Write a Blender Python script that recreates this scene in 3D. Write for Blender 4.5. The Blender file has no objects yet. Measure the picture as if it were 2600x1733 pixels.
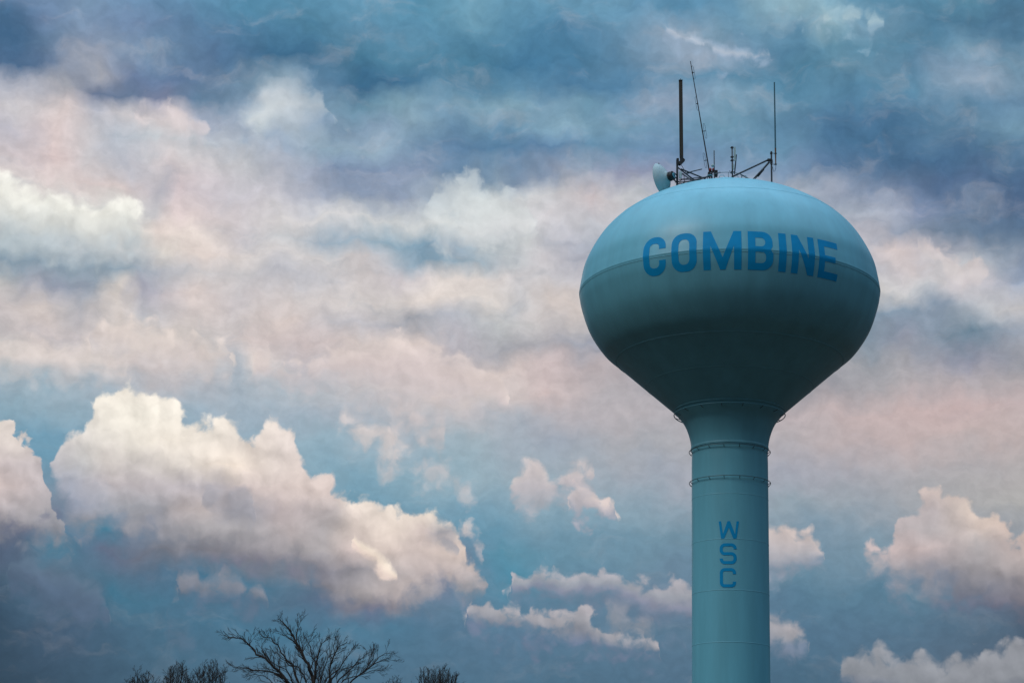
import bpy, bmesh, math, random
from math import radians as Rd, sin, cos, pi
from mathutils import Vector, Matrix, geometry
random.seed(7)
S = bpy.context.scene
COL = S.collection

# ------------------------------------------------------------------ camera
F, TILT, ROLL, EYE = 5500.0, Rd(15.654), Rd(-1.2538), 1.7      # focal length in px of a 2600 px wide picture
cr, sr = cos(ROLL), sin(ROLL)
FWD = Vector((0, cos(TILT), sin(TILT)))
U0, V0 = Vector((1, 0, 0)), Vector((0, -sin(TILT), cos(TILT)))
RIGHT, UP = U0*cr - V0*sr, U0*sr + V0*cr
cam = bpy.data.cameras.new('camera'); co = bpy.data.objects.new('camera', cam); COL.objects.link(co)
m = Matrix((RIGHT, UP, -FWD)).transposed().to_4x4(); m.translation = (0, 0, EYE)
co.matrix_world = m
cam.sensor_width = 36; cam.lens = F/2600*36; cam.clip_end = 20000
S.camera = co
S.view_settings.view_transform = 'Standard'; S.view_settings.look = 'None'
S.view_settings.exposure = 0; S.view_settings.gamma = 1
S.render.resolution_x, S.render.resolution_y = 1024, 682
def ray(px, py):
    return (FWD + RIGHT*((px-1300)/F) + UP*((866.5-py)/F)).normalized()
TX, TY = 13.343, 128.192                                       # the tower's axis
def at(px, py, Y):
    d = ray(px, py); return Vector((0, 0, EYE)) + d*(Y/d.y)

# ------------------------------------------------------------------ sun
SUN_EL, SUN_AZ = 46.0, -128.0          # azimuth from +Y, clockwise; behind the camera's left shoulder, behind thin cloud
sl = bpy.data.lights.new('sun', 'SUN'); so = bpy.data.objects.new('sun', sl); COL.objects.link(so)
sl.energy = 1.0; sl.angle = Rd(25); sl.color = (1, .93, .86)
sd = Vector((sin(Rd(SUN_AZ))*cos(Rd(SUN_EL)), cos(Rd(SUN_AZ))*cos(Rd(SUN_EL)), sin(Rd(SUN_EL))))
so.rotation_euler = sd.to_track_quat('Z', 'Y').to_euler()

# ------------------------------------------------------------------ sky
W = bpy.data.worlds.new('World'); S.world = W; W.use_nodes = True
NT = W.node_tree; NT.nodes.clear()
def nd(t, **k):
    n = NT.nodes.new(t)
    for a, v in k.items(): setattr(n, a, v)
    return n
def put(sock, v):
    if isinstance(v, bpy.types.NodeSocket): NT.links.new(v, sock)
    elif v is not None: sock.default_value = v
def mth(op, a, b=None, c=None, clamp=False):
    n = nd('ShaderNodeMath', operation=op, use_clamp=clamp)
    for i, v in enumerate((a, b, c)): put(n.inputs[i], v)
    return n.outputs[0]
def vm(op, a, b=None, s=None):
    n = nd('ShaderNodeVectorMath', operation=op); put(n.inputs[0], a); put(n.inputs[1], b)
    if s is not None: put(n.inputs['Scale'], s)
    return n.outputs['Value' if op in ('DOT_PRODUCT', 'LENGTH') else 'Vector']
def grouped(name, ins, outs, fn):
    """build fn(inputs) -> outputs inside a node group of its own and return the outputs of its instance"""
    global NT
    g = bpy.data.node_groups.new(name, 'ShaderNodeTree')
    for i, v in enumerate(ins): g.interface.new_socket('in%d' % i, in_out='INPUT', socket_type='NodeSocketFloat')
    for i, t in enumerate(outs): g.interface.new_socket('out%d' % i, in_out='OUTPUT', socket_type=t)
    old = NT; NT = g
    gi = nd('NodeGroupInput'); res = fn(*[gi.outputs[i] for i in range(len(ins))])
    go_ = nd('NodeGroupOutput')
    for i, r in enumerate(res): put(go_.inputs[i], r)
    NT = old
    n = nd('ShaderNodeGroup'); n.node_tree = g
    for i, v in enumerate(ins): put(n.inputs[i], v)
    return [n.outputs[i] for i in range(len(outs))]
def comb(x, y, z=0.0):
    n = nd('ShaderNodeCombineXYZ'); put(n.inputs[0], x); put(n.inputs[1], y); put(n.inputs[2], z); return n.outputs[0]
def sepx(v):
    n = nd('ShaderNodeSeparateXYZ'); put(n.inputs[0], v); return n.outputs
def step(v, a, b, lo=0.0, hi=1.0):
    n = nd('ShaderNodeMapRange', interpolation_type='SMOOTHSTEP'); put(n.inputs[0], v)
    for i, x in enumerate((a, b, lo, hi)): put(n.inputs[1+i], x)
    return n.outputs[0]
def lin(v, a, b):
    n = nd('ShaderNodeMapRange'); put(n.inputs[0], v); put(n.inputs[1], a); put(n.inputs[2], b); return n.outputs[0]
def noise(vec, scale, detail=4, rough=.55, dim='2D', out='Fac', lac=2.0, dist=0.0):
    n = nd('ShaderNodeTexNoise', noise_dimensions=dim); put(n.inputs['Vector'], vec)
    n.inputs['Scale'].default_value = scale; n.inputs['Detail'].default_value = detail
    n.inputs['Roughness'].default_value = rough; n.inputs['Lacunarity'].default_value = lac; n.inputs['Distortion'].default_value = dist
    return n.outputs[out]
def s2l(c):
    return [((v/255)/12.92 if v/255 <= .04045 else ((v/255+.055)/1.055)**2.4) for v in c]
def mix(f, a, b, mode='MIX'):
    n = nd('ShaderNodeMix', data_type='RGBA', blend_type=mode); put(n.inputs[0], f); put(n.inputs[6], a); put(n.inputs[7], b); return n.outputs[2]
def rgb(c):
    c = list(c); L = .3*c[0]+.55*c[1]+.15*c[2]
    if c[0] > c[1]-2 and L < 190:                       # cloud shade: greyer and a little lighter
        k = min(1, (190-L)/25)*.7
        c = [v+(L+5-v)*k*w for v, w in zip(c, (.55, 1, .62))]
    elif L < 165: c[0] += 5*min(1, (165-L)/30)*(c[2]-c[0] > 60); c[2] -= 2
    t = max(0, min(1, (L-165)/35)); c = [v+d*t for v, d in zip(c, (8, 4, -3))]
    return tuple(s2l(c)) + (1,)
def gain(c, f):            # colour times a factor
    n = nd('ShaderNodeCombineColor')
    for i in range(3): put(n.inputs[i], f)
    return mix(1.0, c, n.outputs[0], 'MULTIPLY')

# direction -> (azimuth, elevation) -> sky chart in hundredths (x rightwards, y downwards), fixed to the sky
gen = nd('ShaderNodeTexCoord').outputs['Generated']
dx, dy, dz = sepx(gen)
az = mth('ARCTAN2', dx, dy); el = mth('ARCSINE', dz)
import numpy as np
pts = [(x, y) for x in range(0, 2601, 260) for y in range(0, 1734, 173)]
A = np.array([[math.atan2(ray(*p).x, ray(*p).y), math.asin(ray(*p).z), 1] for p in pts])
B = np.linalg.lstsq(A, np.array(pts)/100.0, rcond=None)[0]
uv1 = comb(az, el, 1.0)
Q = comb(vm('DOT_PRODUCT', uv1, tuple(B[:, 0])), vm('DOT_PRODUCT', uv1, tuple(B[:, 1])))

# swirling offsets that tear every soft patch into cloud shapes
wa = vm('SUBTRACT', noise(Q, .55, 3, .5, out='Color'), (.5, .5, .5))
wb = vm('SUBTRACT', noise(vm('ADD', Q, (31, 7, 0)), 1.5, 6, .52, out='Color'), (.5, .5, .5))
P = vm('ADD', vm('ADD', Q, vm('SCALE', wa, s=1.0)), vm('SCALE', wb, s=.48))
P = vm('MULTIPLY', P, (1, 1, 0))
Pc = vm('ADD', Q, vm('SCALE', wb, s=.38)); Pc = vm('MULTIPLY', Pc, (1, 1, 0))
px_, py_, _ = sepx(P)
cx_, cy_, _ = sepx(Pc)

def ramp_rows(rows, vx, vy, x0=-2.0, x1=28.0):
    fac = mth('DIVIDE', mth('SUBTRACT', vx, x0), x1-x0)
    cur = None; prev = None
    for y, st in rows:
        r = nd('ShaderNodeValToRGB'); cr_ = r.color_ramp; cr_.interpolation = 'LINEAR'
        e = cr_.elements
        while len(e) > 1: e.remove(e[-1])
        for i, (x, c) in enumerate(st):
            t = (x/100-x0)/(x1-x0)
            k = e[0] if i == 0 else e.new(t)
            k.position = t; k.color = rgb(c)
        put(r.inputs[0], fac)
        cur = r.outputs[0] if cur is None else mix(lin(vy, prev/100, y/100), cur, r.outputs[0])
        prev = y
    return cur

ROWS = [
(0,[(0,(115,140,175)),(150,(125,155,185)),(300,(110,150,185)),(450,(95,145,178)),(600,(80,138,170)),(900,(95,150,180)),(1050,(85,145,175)),(1200,(110,160,185)),(1300,(95,150,180)),(1600,(105,155,185)),(1750,(90,145,178)),(1900,(100,150,180)),(2050,(150,185,200)),(2200,(95,150,180)),(2350,(80,135,165)),(2500,(90,145,170)),(2600,(75,125,155))]),
(70,[(0,(70,110,145)),(75,(100,130,165)),(150,(125,150,180)),(300,(110,140,175)),(450,(90,130,165)),(600,(75,125,160)),(750,(75,130,160)),(900,(90,140,170)),(1050,(90,145,175)),(1200,(80,135,165)),(1450,(75,130,165)),(1600,(100,145,175)),(1740,(150,170,190)),(1860,(110,150,175)),(2050,(90,140,170)),(2125,(150,185,200)),(2250,(120,160,185)),(2400,(75,125,155)),(2600,(75,120,150))]),
(130,[(0,(65,105,140)),(100,(115,140,170)),(200,(140,155,180)),(350,(110,140,170)),(500,(85,120,155)),(650,(60,110,145)),(750,(60,110,145)),(900,(70,125,155)),(1050,(80,135,165)),(1200,(70,125,155)),(1300,(65,120,155)),(1450,(70,125,160)),(1600,(90,135,165)),(1800,(155,172,192)),(1900,(140,165,190)),(2000,(80,130,160)),(2150,(95,145,170)),(2400,(80,130,160)),(2500,(110,150,175)),(2600,(75,120,150))]),
(190,[(0,(75,110,145)),(100,(110,130,160)),(200,(160,160,180)),(300,(110,130,165)),(450,(90,120,155)),(600,(110,140,165)),(700,(140,165,185)),(780,(100,140,170)),(900,(55,105,140)),(1000,(60,110,145)),(1100,(80,130,160)),(1200,(85,135,165)),(1300,(95,145,175)),(1450,(75,125,160)),(1600,(80,130,165)),(1700,(100,145,175)),(1900,(90,140,170)),(2050,(70,125,155)),(2200,(100,145,170)),(2350,(90,135,165)),(2500,(140,165,190)),(2600,(110,145,170))]),
(240,[(0,(170,175,190)),(130,(160,160,180)),(200,(110,125,155)),(300,(105,125,155)),(400,(130,140,170)),(500,(100,130,160)),(600,(120,145,170)),(650,(185,200,215)),(720,(175,190,205)),(800,(125,155,180)),(900,(100,145,170)),(1000,(130,165,185)),(1100,(120,155,180)),(1300,(130,165,185)),(1400,(125,160,185)),(1500,(105,150,175)),(1600,(110,150,180)),(1700,(140,160,185)),(1900,(130,165,190)),(2050,(90,140,170)),(2200,(80,130,160)),(2350,(90,140,170)),(2500,(150,170,190)),(2600,(120,150,175))]),
(300,[(0,(195,195,205)),(130,(215,205,210)),(220,(180,185,200)),(320,(200,200,210)),(430,(215,208,215)),(500,(165,175,195)),(600,(160,175,195)),(650,(195,208,218)),(750,(175,190,205)),(820,(130,155,180)),(950,(140,165,190)),(1050,(140,170,190)),(1150,(100,140,170)),(1300,(95,140,170)),(1450,(140,175,195)),(1550,(120,160,185)),(1700,(110,150,180)),(1850,(110,155,180)),(2000,(90,135,165)),(2150,(75,120,155)),(2300,(70,115,150)),(2450,(90,135,165)),(2600,(100,140,170))]),
(360,[(0,(185,185,200)),(100,(212,200,205)),(200,(195,195,205)),(280,(175,185,200)),(400,(190,198,208)),(550,(180,190,205)),(700,(165,180,200)),(800,(140,165,185)),(950,(150,175,195)),(1050,(110,145,175)),(1150,(90,130,165)),(1250,(85,130,165)),(1400,(95,135,170)),(1550,(100,145,175)),(1700,(110,145,180)),(1850,(105,145,175)),(2000,(100,145,175)),(2150,(70,115,150)),(2300,(65,110,145)),(2450,(90,130,160)),(2600,(110,150,175))]),
(420,[(0,(200,195,205)),(100,(215,200,205)),(200,(200,200,210)),(300,(185,190,205)),(400,(205,200,208)),(500,(200,200,210)),(600,(185,190,200)),(750,(165,175,195)),(850,(125,145,175)),(1050,(130,150,180)),(1150,(110,140,170)),(1250,(140,160,180)),(1300,(130,150,175)),(1400,(140,155,180)),(1500,(150,165,185)),(1600,(150,155,180)),(1750,(130,145,175)),(1850,(125,150,180)),(2000,(125,150,180)),(2100,(85,120,155)),(2300,(70,110,145)),(2450,(70,110,145)),(2600,(85,125,155))]),
(480,[(0,(215,210,215)),(180,(212,202,207)),(280,(207,198,203)),(380,(180,180,195)),(430,(205,195,205)),(550,(195,195,208)),(700,(190,192,205)),(800,(165,175,195)),(900,(140,155,180)),(1000,(140,155,180)),(1100,(175,190,205)),(1200,(195,207,216)),(1300,(195,203,212)),(1400,(190,195,205)),(1500,(200,192,200)),(1600,(190,195,205)),(2070,(165,175,190)),(2150,(160,170,190)),(2250,(110,130,160)),(2400,(85,110,145)),(2500,(85,110,145)),(2600,(75,110,145))]),
(540,[(0,(215,218,220)),(300,(210,214,218)),(370,(190,192,200)),(450,(215,203,208)),(600,(200,198,208)),(700,(208,208,215)),(850,(205,208,216)),(1000,(195,203,212)),(1150,(205,213,220)),(1300,(200,205,215)),(1400,(205,205,215)),(1500,(190,195,208)),(2150,(165,175,190)),(2250,(170,178,195)),(2350,(130,145,175)),(2500,(95,120,150)),(2600,(75,105,140))]),
(590,[(0,(205,212,215)),(150,(208,212,214)),(340,(212,214,216)),(400,(222,212,212)),(500,(220,212,212)),(600,(200,198,208)),(700,(195,200,210)),(800,(160,178,195)),(950,(150,175,192)),(1060,(130,160,182)),(1150,(145,170,190)),(1250,(180,192,202)),(1350,(195,200,208)),(1450,(175,180,195)),(1520,(170,178,192)),(2200,(180,180,195)),(2300,(150,160,180)),(2450,(110,130,155)),(2600,(90,115,145))]),
(640,[(0,(175,190,200)),(200,(180,192,202)),(350,(195,200,208)),(420,(215,212,212)),(500,(222,212,212)),(600,(210,206,210)),(700,(205,205,212)),(830,(205,205,212)),(900,(200,198,206)),(1000,(165,180,195)),(1080,(130,160,182)),(1200,(160,178,192)),(1300,(185,192,202)),(1400,(200,200,210)),(1480,(170,175,190)),(2230,(190,190,202)),(2300,(210,200,205)),(2400,(180,180,195)),(2500,(130,145,165)),(2600,(110,130,155))]),
(690,[(0,(135,155,172)),(150,(140,158,175)),(300,(148,165,180)),(400,(175,180,192)),(500,(200,200,208)),(600,(195,196,204)),(700,(185,188,200)),(800,(190,192,202)),(900,(205,202,208)),(1000,(195,192,202)),(1100,(215,210,212)),(1200,(215,210,212)),(1300,(200,200,208)),(1400,(195,197,207)),(1480,(190,190,200)),(2230,(180,185,198)),(2330,(205,200,208)),(2450,(185,190,200)),(2550,(160,170,185)),(2600,(130,145,170))]),
(745,[(0,(190,190,192)),(60,(170,172,182)),(150,(160,165,180)),(220,(155,165,180)),(290,(205,200,200)),(350,(170,172,188)),(500,(210,200,202)),(600,(195,192,200)),(750,(205,202,208)),(1000,(205,202,206)),(1100,(222,215,215)),(1250,(215,212,214)),(1330,(190,192,200)),(1420,(205,198,200)),(2240,(200,200,205)),(2350,(190,195,205)),(2450,(205,200,208)),(2600,(155,168,188))]),
(800,[(0,(195,190,196)),(100,(205,198,200)),(200,(175,178,188)),(300,(205,200,202)),(380,(185,188,198)),(500,(205,198,202)),(600,(198,195,202)),(720,(208,198,200)),(830,(185,185,195)),(950,(180,180,192)),(1050,(165,165,180)),(1150,(175,180,192)),(1300,(190,195,202)),(1420,(190,187,192)),(2230,(130,150,170)),(2400,(140,155,175)),(2500,(185,190,200)),(2600,(195,195,202))]),
(860,[(0,(190,187,193)),(100,(200,192,196)),(200,(195,190,196)),(300,(218,210,210)),(450,(205,200,202)),(550,(200,197,202)),(650,(205,196,200)),(780,(200,190,195)),(900,(205,197,200)),(1050,(212,202,204)),(1150,(180,175,188)),(1300,(165,163,178)),(1400,(175,170,182)),(1490,(165,168,180)),(2210,(130,148,165)),(2300,(150,155,172)),(2450,(115,140,160)),(2600,(160,168,182))]),
(920,[(0,(205,203,205)),(100,(212,205,206)),(250,(205,200,203)),(400,(198,190,194)),(530,(205,198,200)),(600,(180,188,200)),(660,(212,205,207)),(750,(192,190,200)),(900,(205,195,199)),(1050,(200,190,196)),(1200,(208,198,200)),(1300,(205,195,198)),(1400,(195,180,185)),(1500,(185,172,180)),(2180,(155,155,170)),(2300,(165,160,175)),(2450,(150,152,170)),(2600,(150,150,168))]),
(985,[(0,(165,182,195)),(150,(160,180,194)),(300,(170,182,195)),(450,(188,188,197)),(600,(168,182,196)),(750,(172,184,196)),(900,(190,190,198)),(1050,(205,196,200)),(1200,(205,197,200)),(1300,(200,193,198)),(1400,(200,185,188)),(1530,(178,170,180)),(2100,(160,150,165)),(2250,(170,160,172)),(2400,(180,165,175)),(2600,(175,162,172))]),
(1050,[(0,(140,170,188)),(500,(158,178,194)),(700,(160,178,194)),(850,(165,178,192)),(1000,(172,181,193)),(1150,(185,186,195)),(1300,(170,178,190)),(1450,(180,175,186)),(1600,(180,172,182)),(1700,(175,168,180)),(2000,(185,170,178)),(2200,(195,176,180)),(2400,(200,177,180)),(2600,(190,170,176))]),
(1120,[(0,(110,155,180)),(150,(115,160,185)),(600,(150,174,190)),(800,(148,176,192)),(1000,(155,177,192)),(1200,(160,178,190)),(1400,(160,170,184)),(1600,(170,170,182)),(1750,(170,168,180)),(2000,(178,168,178)),(2200,(190,170,175)),(2400,(195,175,178)),(2600,(190,172,175))]),
(1200,[(0,(100,150,178)),(150,(108,155,180)),(300,(130,150,172)),(700,(140,170,188)),(900,(132,168,188)),(1200,(150,176,190)),(1450,(158,172,184)),(1700,(162,168,180)),(2000,(165,168,180)),(2300,(175,168,178)),(2600,(178,170,175))]),
(1280,[(0,(125,140,160)),(180,(125,145,165)),(400,(150,152,170)),(700,(150,150,168)),(880,(110,155,178)),(1200,(125,162,184)),(1400,(138,167,185)),(1600,(140,165,182)),(1750,(145,162,178)),(2000,(150,165,178)),(2200,(158,165,176)),(2400,(168,165,172)),(2600,(175,172,172))]),
(1350,[(0,(110,110,135)),(150,(115,118,142)),(240,(100,130,155)),(310,(65,125,152)),(370,(105,125,150)),(600,(150,142,158)),(900,(150,140,155)),(1200,(95,148,174)),(1350,(110,150,172)),(1550,(115,150,172)),(1730,(115,145,165)),(2000,(125,150,170)),(2200,(135,155,172)),(2400,(150,158,170)),(2600,(160,162,168))]),
(1400,[(0,(82,95,120)),(100,(88,105,130)),(180,(70,125,152)),(300,(98,112,138)),(450,(112,112,135)),(700,(125,120,142)),(900,(135,128,148)),(1150,(120,130,155)),(1250,(85,145,170)),(1400,(100,145,168)),(1700,(110,140,162)),(2000,(115,143,165)),(2200,(125,150,168)),(2600,(140,150,162))]),
(1460,[(0,(64,88,112)),(150,(92,112,135)),(280,(82,115,140)),(400,(85,112,138)),(620,(60,118,148)),(760,(90,118,142)),(900,(105,118,142)),(1100,(120,130,155)),(1290,(75,138,165)),(1400,(95,138,162)),(1700,(105,132,156)),(2000,(100,135,158)),(2200,(112,140,162)),(2400,(125,130,150)),(2600,(120,115,135))]),
(1520,[(0,(56,80,104)),(120,(72,100,125)),(240,(85,108,132)),(300,(62,115,142)),(500,(72,115,142)),(750,(82,112,138)),(950,(105,110,138)),(1080,(100,125,150)),(1250,(85,130,157)),(1400,(95,130,155)),(1700,(105,125,150)),(2000,(90,125,150)),(2300,(92,128,152)),(2500,(105,115,138)),(2600,(100,98,118))]),
(1600,[(0,(50,74,96)),(200,(68,92,118)),(400,(68,108,134)),(700,(66,118,147)),(1000,(75,122,150)),(1150,(85,118,145)),(1300,(85,122,150)),(1500,(90,122,148)),(1750,(90,120,145)),(2000,(80,118,145)),(2300,(85,115,140)),(2500,(82,105,128)),(2600,(74,90,112))]),
(1724,[(0,(46,66,86)),(200,(58,82,105)),(500,(72,105,130)),(800,(75,112,138)),(1100,(78,112,138)),(1400,(78,112,138)),(1700,(82,112,138)),(2000,(72,105,130)),(2300,(85,105,128)),(2600,(76,88,106))]),
(2100,[(0,(60,76,96)),(1300,(78,105,130)),(2600,(72,86,106))]),
]
base = grouped('deck_colours', (px_, py_), ['NodeSocketColor'], lambda x, y: [ramp_rows(ROWS, x, y)])[0]

# wispy modulation, stretched along the drift of the cloud deck
def rot(v, a, sx, sy):
    n = nd('ShaderNodeMapping', vector_type='POINT'); put(n.inputs['Vector'], v)
    n.inputs['Rotation'].default_value = (0, 0, a); n.inputs['Scale'].default_value = (sx, sy, 1); return n.outputs[0]
wisp = noise(rot(P, Rd(-14), .55, 1.25), 1.1, 9, .6, dist=.25)
wisp2 = noise(rot(Pc, Rd(-10), .8, 1.1), 3.2, 8, .6)
qx_, qy_, _ = sepx(Q)
quiet = step(qy_, 8.5, 11.5, 1.0, .5)
wl = mth('MULTIPLY', step(wisp, .50, .85), mth('MULTIPLY', quiet, .30))
wd = mth('MULTIPLY', step(wisp, .48, .22), mth('MULTIPLY', quiet, .30))
base = mix(wl, base, mix(.5, base, rgb((226, 219, 224))))
base = mix(wd, base, mix(1.0, base, (.55, .66, .76, 1), 'MULTIPLY'))
fine = step(wisp2, .25, .75, .94, 1.06)
sh = mth('SUBTRACT', noise(P, .8, 5, .5), noise(vm('ADD', P, (.16, -.25, 0)), .8, 5, .5))
base = gain(base, mth('MULTIPLY', fine, mth('MULTIPLY_ADD', mth('MULTIPLY', sh, mth('SUBTRACT', quiet, .45)), .75, 1.0)))

# heaped clouds: each has a crown line and a base line along the sky, both broken up by billows
def vor(v):
    n = nd('ShaderNodeTexVoronoi', voronoi_dimensions='2D', feature='SMOOTH_F1'); put(n.inputs['Vector'], v)
    n.inputs['Scale'].default_value = 1.7; n.inputs['Detail'].default_value = 3; n.inputs['Roughness'].default_value = .42; n.inputs['Smoothness'].default_value = .6
    return n.outputs['Distance']
billow = vor(Pc)
relief = mth('MULTIPLY_ADD', mth('SUBTRACT', noise(Pc, 1.1, 5, .5), noise(vm('ADD', Pc, (.16, -.24, 0)), 1.1, 5, .5)), 1.5, mth('MULTIPLY', mth('SUBTRACT', vor(vm('ADD', Pc, (.12, -.17, 0))), billow), .55))       # light from the upper right
fb = noise(Pc, 1.8, 7, .5)
rimn = mth('MULTIPLY', mth('ADD', mth('MULTIPLY', mth('SUBTRACT', .42, billow), .5), mth('MULTIPLY', mth('SUBTRACT', fb, .5), 1.0)), 1/26)
XN = mth('DIVIDE', mth('ADD', cx_, 2.0), 30.0)
YN = mth('DIVIDE', mth('ADD', cy_, 4.0), 26.0)
def yn(y): return (y/100+4)/26
def heap(cur, line, cols, soft=.25, bsoft=.9, amp=1.0, alpha=1.0, rel=1.0, bias=0.0):
    """line: (x, crown, base); cols: rows of (y, stops), or 2-4 colours from crown to base"""
    def inner(XN, YN, cx_, cy_, rimn, relief):
        r = nd('ShaderNodeValToRGB'); cr_ = r.color_ramp; cr_.interpolation = 'LINEAR'; e = cr_.elements
        while len(e) > 1: e.remove(e[-1])
        for i, (x, a, b, *al) in enumerate(line[:32]):
            if a == b: a, b = a+80, b-80
            t = (x/100+2)/30; k = e[0] if i == 0 else e.new(t)
            k.position = t; k.color = (yn(a), yn(b), al[0] if al else alpha, 1)
        put(r.inputs[0], XN)
        sp = nd('ShaderNodeSeparateColor'); put(sp.inputs[0], r.outputs[0])
        d1 = mth('SUBTRACT', YN, sp.outputs[0]); d2 = mth('SUBTRACT', sp.outputs[1], YN)
        m_ = mth('MULTIPLY', step(mth('ADD', mth('MULTIPLY_ADD', rimn, amp, d1), bias/26), -soft*.35/26, soft*.65/26), step(mth('ADD', mth('MULTIPLY_ADD', rimn, 1.7*amp, d2), bias*1.5/26), -bsoft*.5/26, bsoft*.5/26, 0.0, 1.0))
        m_ = mth('MULTIPLY', m_, sp.outputs[2])
        if isinstance(cols[0], dict):
            c = ramp_rows([(k*100, v) for k, v in cols[0].items()], cx_, mth('DIVIDE', d1, mth('ADD', d1, d2)))
        elif isinstance(cols[0][1], list): c = ramp_rows(cols, cx_, cy_)
        else:
            q = nd('ShaderNodeValToRGB'); e = q.color_ramp.elements; n_ = len(cols)
            while len(e) > 1: e.remove(e[-1])
            for i, c_ in enumerate(cols):
                t = i/(n_-1)*.9; k = e[0] if i == 0 else e.new(t); k.position = t; k.color = rgb(c_)
            put(q.inputs[0], mth('DIVIDE', d1, mth('ADD', d1, d2))); c = q.outputs[0]
        return [m_, gain(c, mth('MULTIPLY_ADD', relief, .34*rel, 1.02))]
    m_, c = grouped('cloud', (XN, YN, cx_, cy_, rimn, relief), ['NodeSocketFloat', 'NodeSocketColor'], inner)
    return mixsh(m_, cur, emit(c))
def multi(cur, clouds, **kw):
    """several clouds side by side (none overlapping another in x): (line, colours, strength)"""
    line = []; rows = {0: [], .5: [], .9: []}
    for ln, cc, al in sorted(clouds, key=lambda c: c[0][0][0]):
        line += [(x, a, b, al) for x, a, b in ln]
        cc = list(cc) if len(cc) != 2 else [cc[0], [(p+q)/2 for p, q in zip(*cc)], cc[1]]
        cc = cc if len(cc) == 3 else [cc[0], [(p+q)/2 for p, q in zip(cc[1], cc[2])], cc[3]]
        for k, c in zip(rows, cc): rows[k] += [(ln[0][0], c), (ln[-1][0]-1, c)]
    assert len(line) <= 32, len(line)
    return heap(cur, line, [rows], bias=.13, **kw)
def emit(c, k=1.0):
    b = nd('ShaderNodeBackground'); put(b.inputs[0], c); b.inputs[1].default_value = k; return b.outputs[0]
def mixsh(f, a, b):
    n = nd('ShaderNodeMixShader'); put(n.inputs[0], f); put(n.inputs[1], a); put(n.inputs[2], b); return n.outputs[0]
sky = emit(base)
# white heads at the left edge, higher up
sky = heap(sky, [(-150,450,640),(0,460,640),(18,470,640),(30,490,640),(60,478,640),(85,490,640),(110,484,640),(135,500,650),(175,508,650),(230,516,650),(270,510,640),(310,507,630),(335,525,620),(365,555,600),(400,590,590)],
    [(240,242,240),(236,239,237),(212,218,221),(180,192,202)], .45, 1.3, .8, .85)
sky = multi(sky, [
([(560,300,300),(600,285,330),(630,240,335),(660,195,335),(700,180,330),(760,185,325),(800,200,300),(815,260,270)],[(160,182,202),(205,214,224),(208,216,226),(150,172,196)],0.42),
    ([(1060,520,520),(1090,470,600),(1120,440,600),(1160,425,600),(1200,430,600),(1240,440,600),(1290,455,600),(1340,500,600),(1400,560,560)],[(205,216,224),(216,224,230),(200,208,216)],0.5),
    ([(280,300,300),(320,285,350),(400,272,355),(440,290,355),(500,310,350),(540,330,330)],[(218,210,217),(214,207,214),(196,196,207)],0.6)],
    soft=.5, bsoft=1.1, amp=1.3)
sky = multi(sky, [
([(1680,20,20),(1710,30,70),(1760,55,100),(1820,85,125),(1900,115,140),(1980,125,135),(2010,130,130)],[(150,172,196),(178,190,208),(150,172,196)],0.65),
    ([(2020,0,0),(2080,5,30),(2140,20,80),(2160,50,60),(2200,25,65),(2280,50,85),(2330,75,75)],[(160,190,206),(175,202,216),(150,180,200)],0.6),
    ([(2331,600,600),(2336,603,668),(2360,620,690),(2420,660,740),(2500,700,760),(2560,740,740)],[(214,203,206),(208,203,208),(192,192,203)],0.55)],
    soft=.5, bsoft=.7, amp=1.3)
# pinkish banks above the big heap
sky = multi(sky, [
([(200,850,850),(250,815,900),(290,825,905),(330,818,910),(380,835,925),(440,855,925),(500,868,925),(550,870,915),(580,880,900),(598,890,890)],[(224,214,213),(210,202,204),(198,194,200)],0.7),
    ([(600,980,980),(640,915,960),(655,892,960),(685,900,960),(705,920,965),(740,912,965),(790,900,965),(850,880,960),(920,870,965),(980,850,1000),(1050,848,1010),(1110,865,1010),(1170,890,1010),(1240,915,1020),(1290,990,1030),(1310,1010,1010)],[(221,210,211),(207,197,202),(203,193,198),(192,188,196)],0.62)],
    soft=.38, bsoft=1.1, amp=1.05)
# torn streaks in the middle
sky = multi(sky, [
([(-100,880,960),(60,893,960),(150,900,975),(250,925,975),(330,940,960),(370,950,950)],[(214,207,208),(206,200,204),(190,192,200)],0.6),
    ([(840,1060,1060),(870,1045,1082),(920,1055,1102),(970,1075,1125),(1010,1095,1140),(1050,1115,1150),(1070,1130,1130)],[(214,204,206),(205,199,203)],0.75)],
    soft=.6, bsoft=.8, amp=.75)
# left edge heap
sky = heap(sky, [(-150,1040,1400),(0,1050,1385),(20,1068,1385),(45,1085,1385),(60,1105,1385),(85,1118,1385),(105,1135,1385),(125,1160,1380),(135,1190,1375),(150,1225,1380),(160,1260,1385),(170,1300,1390),(200,1345,1395),(230,1370,1390),(250,1385,1385)],
    [(1060,[(0,(230,224,221)),(100,(224,216,215))]),(1140,[(0,(206,200,202)),(60,(216,209,209)),(120,(208,201,203))]),(1200,[(0,(196,186,190)),(120,(192,185,191))]),(1245,[(0,(207,193,195)),(160,(188,181,189))]),(1310,[(0,(184,170,177)),(180,(162,156,170))]),(1370,[(0,(120,118,140)),(200,(132,132,152))])], .16, 1.0, 1.0)
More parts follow.
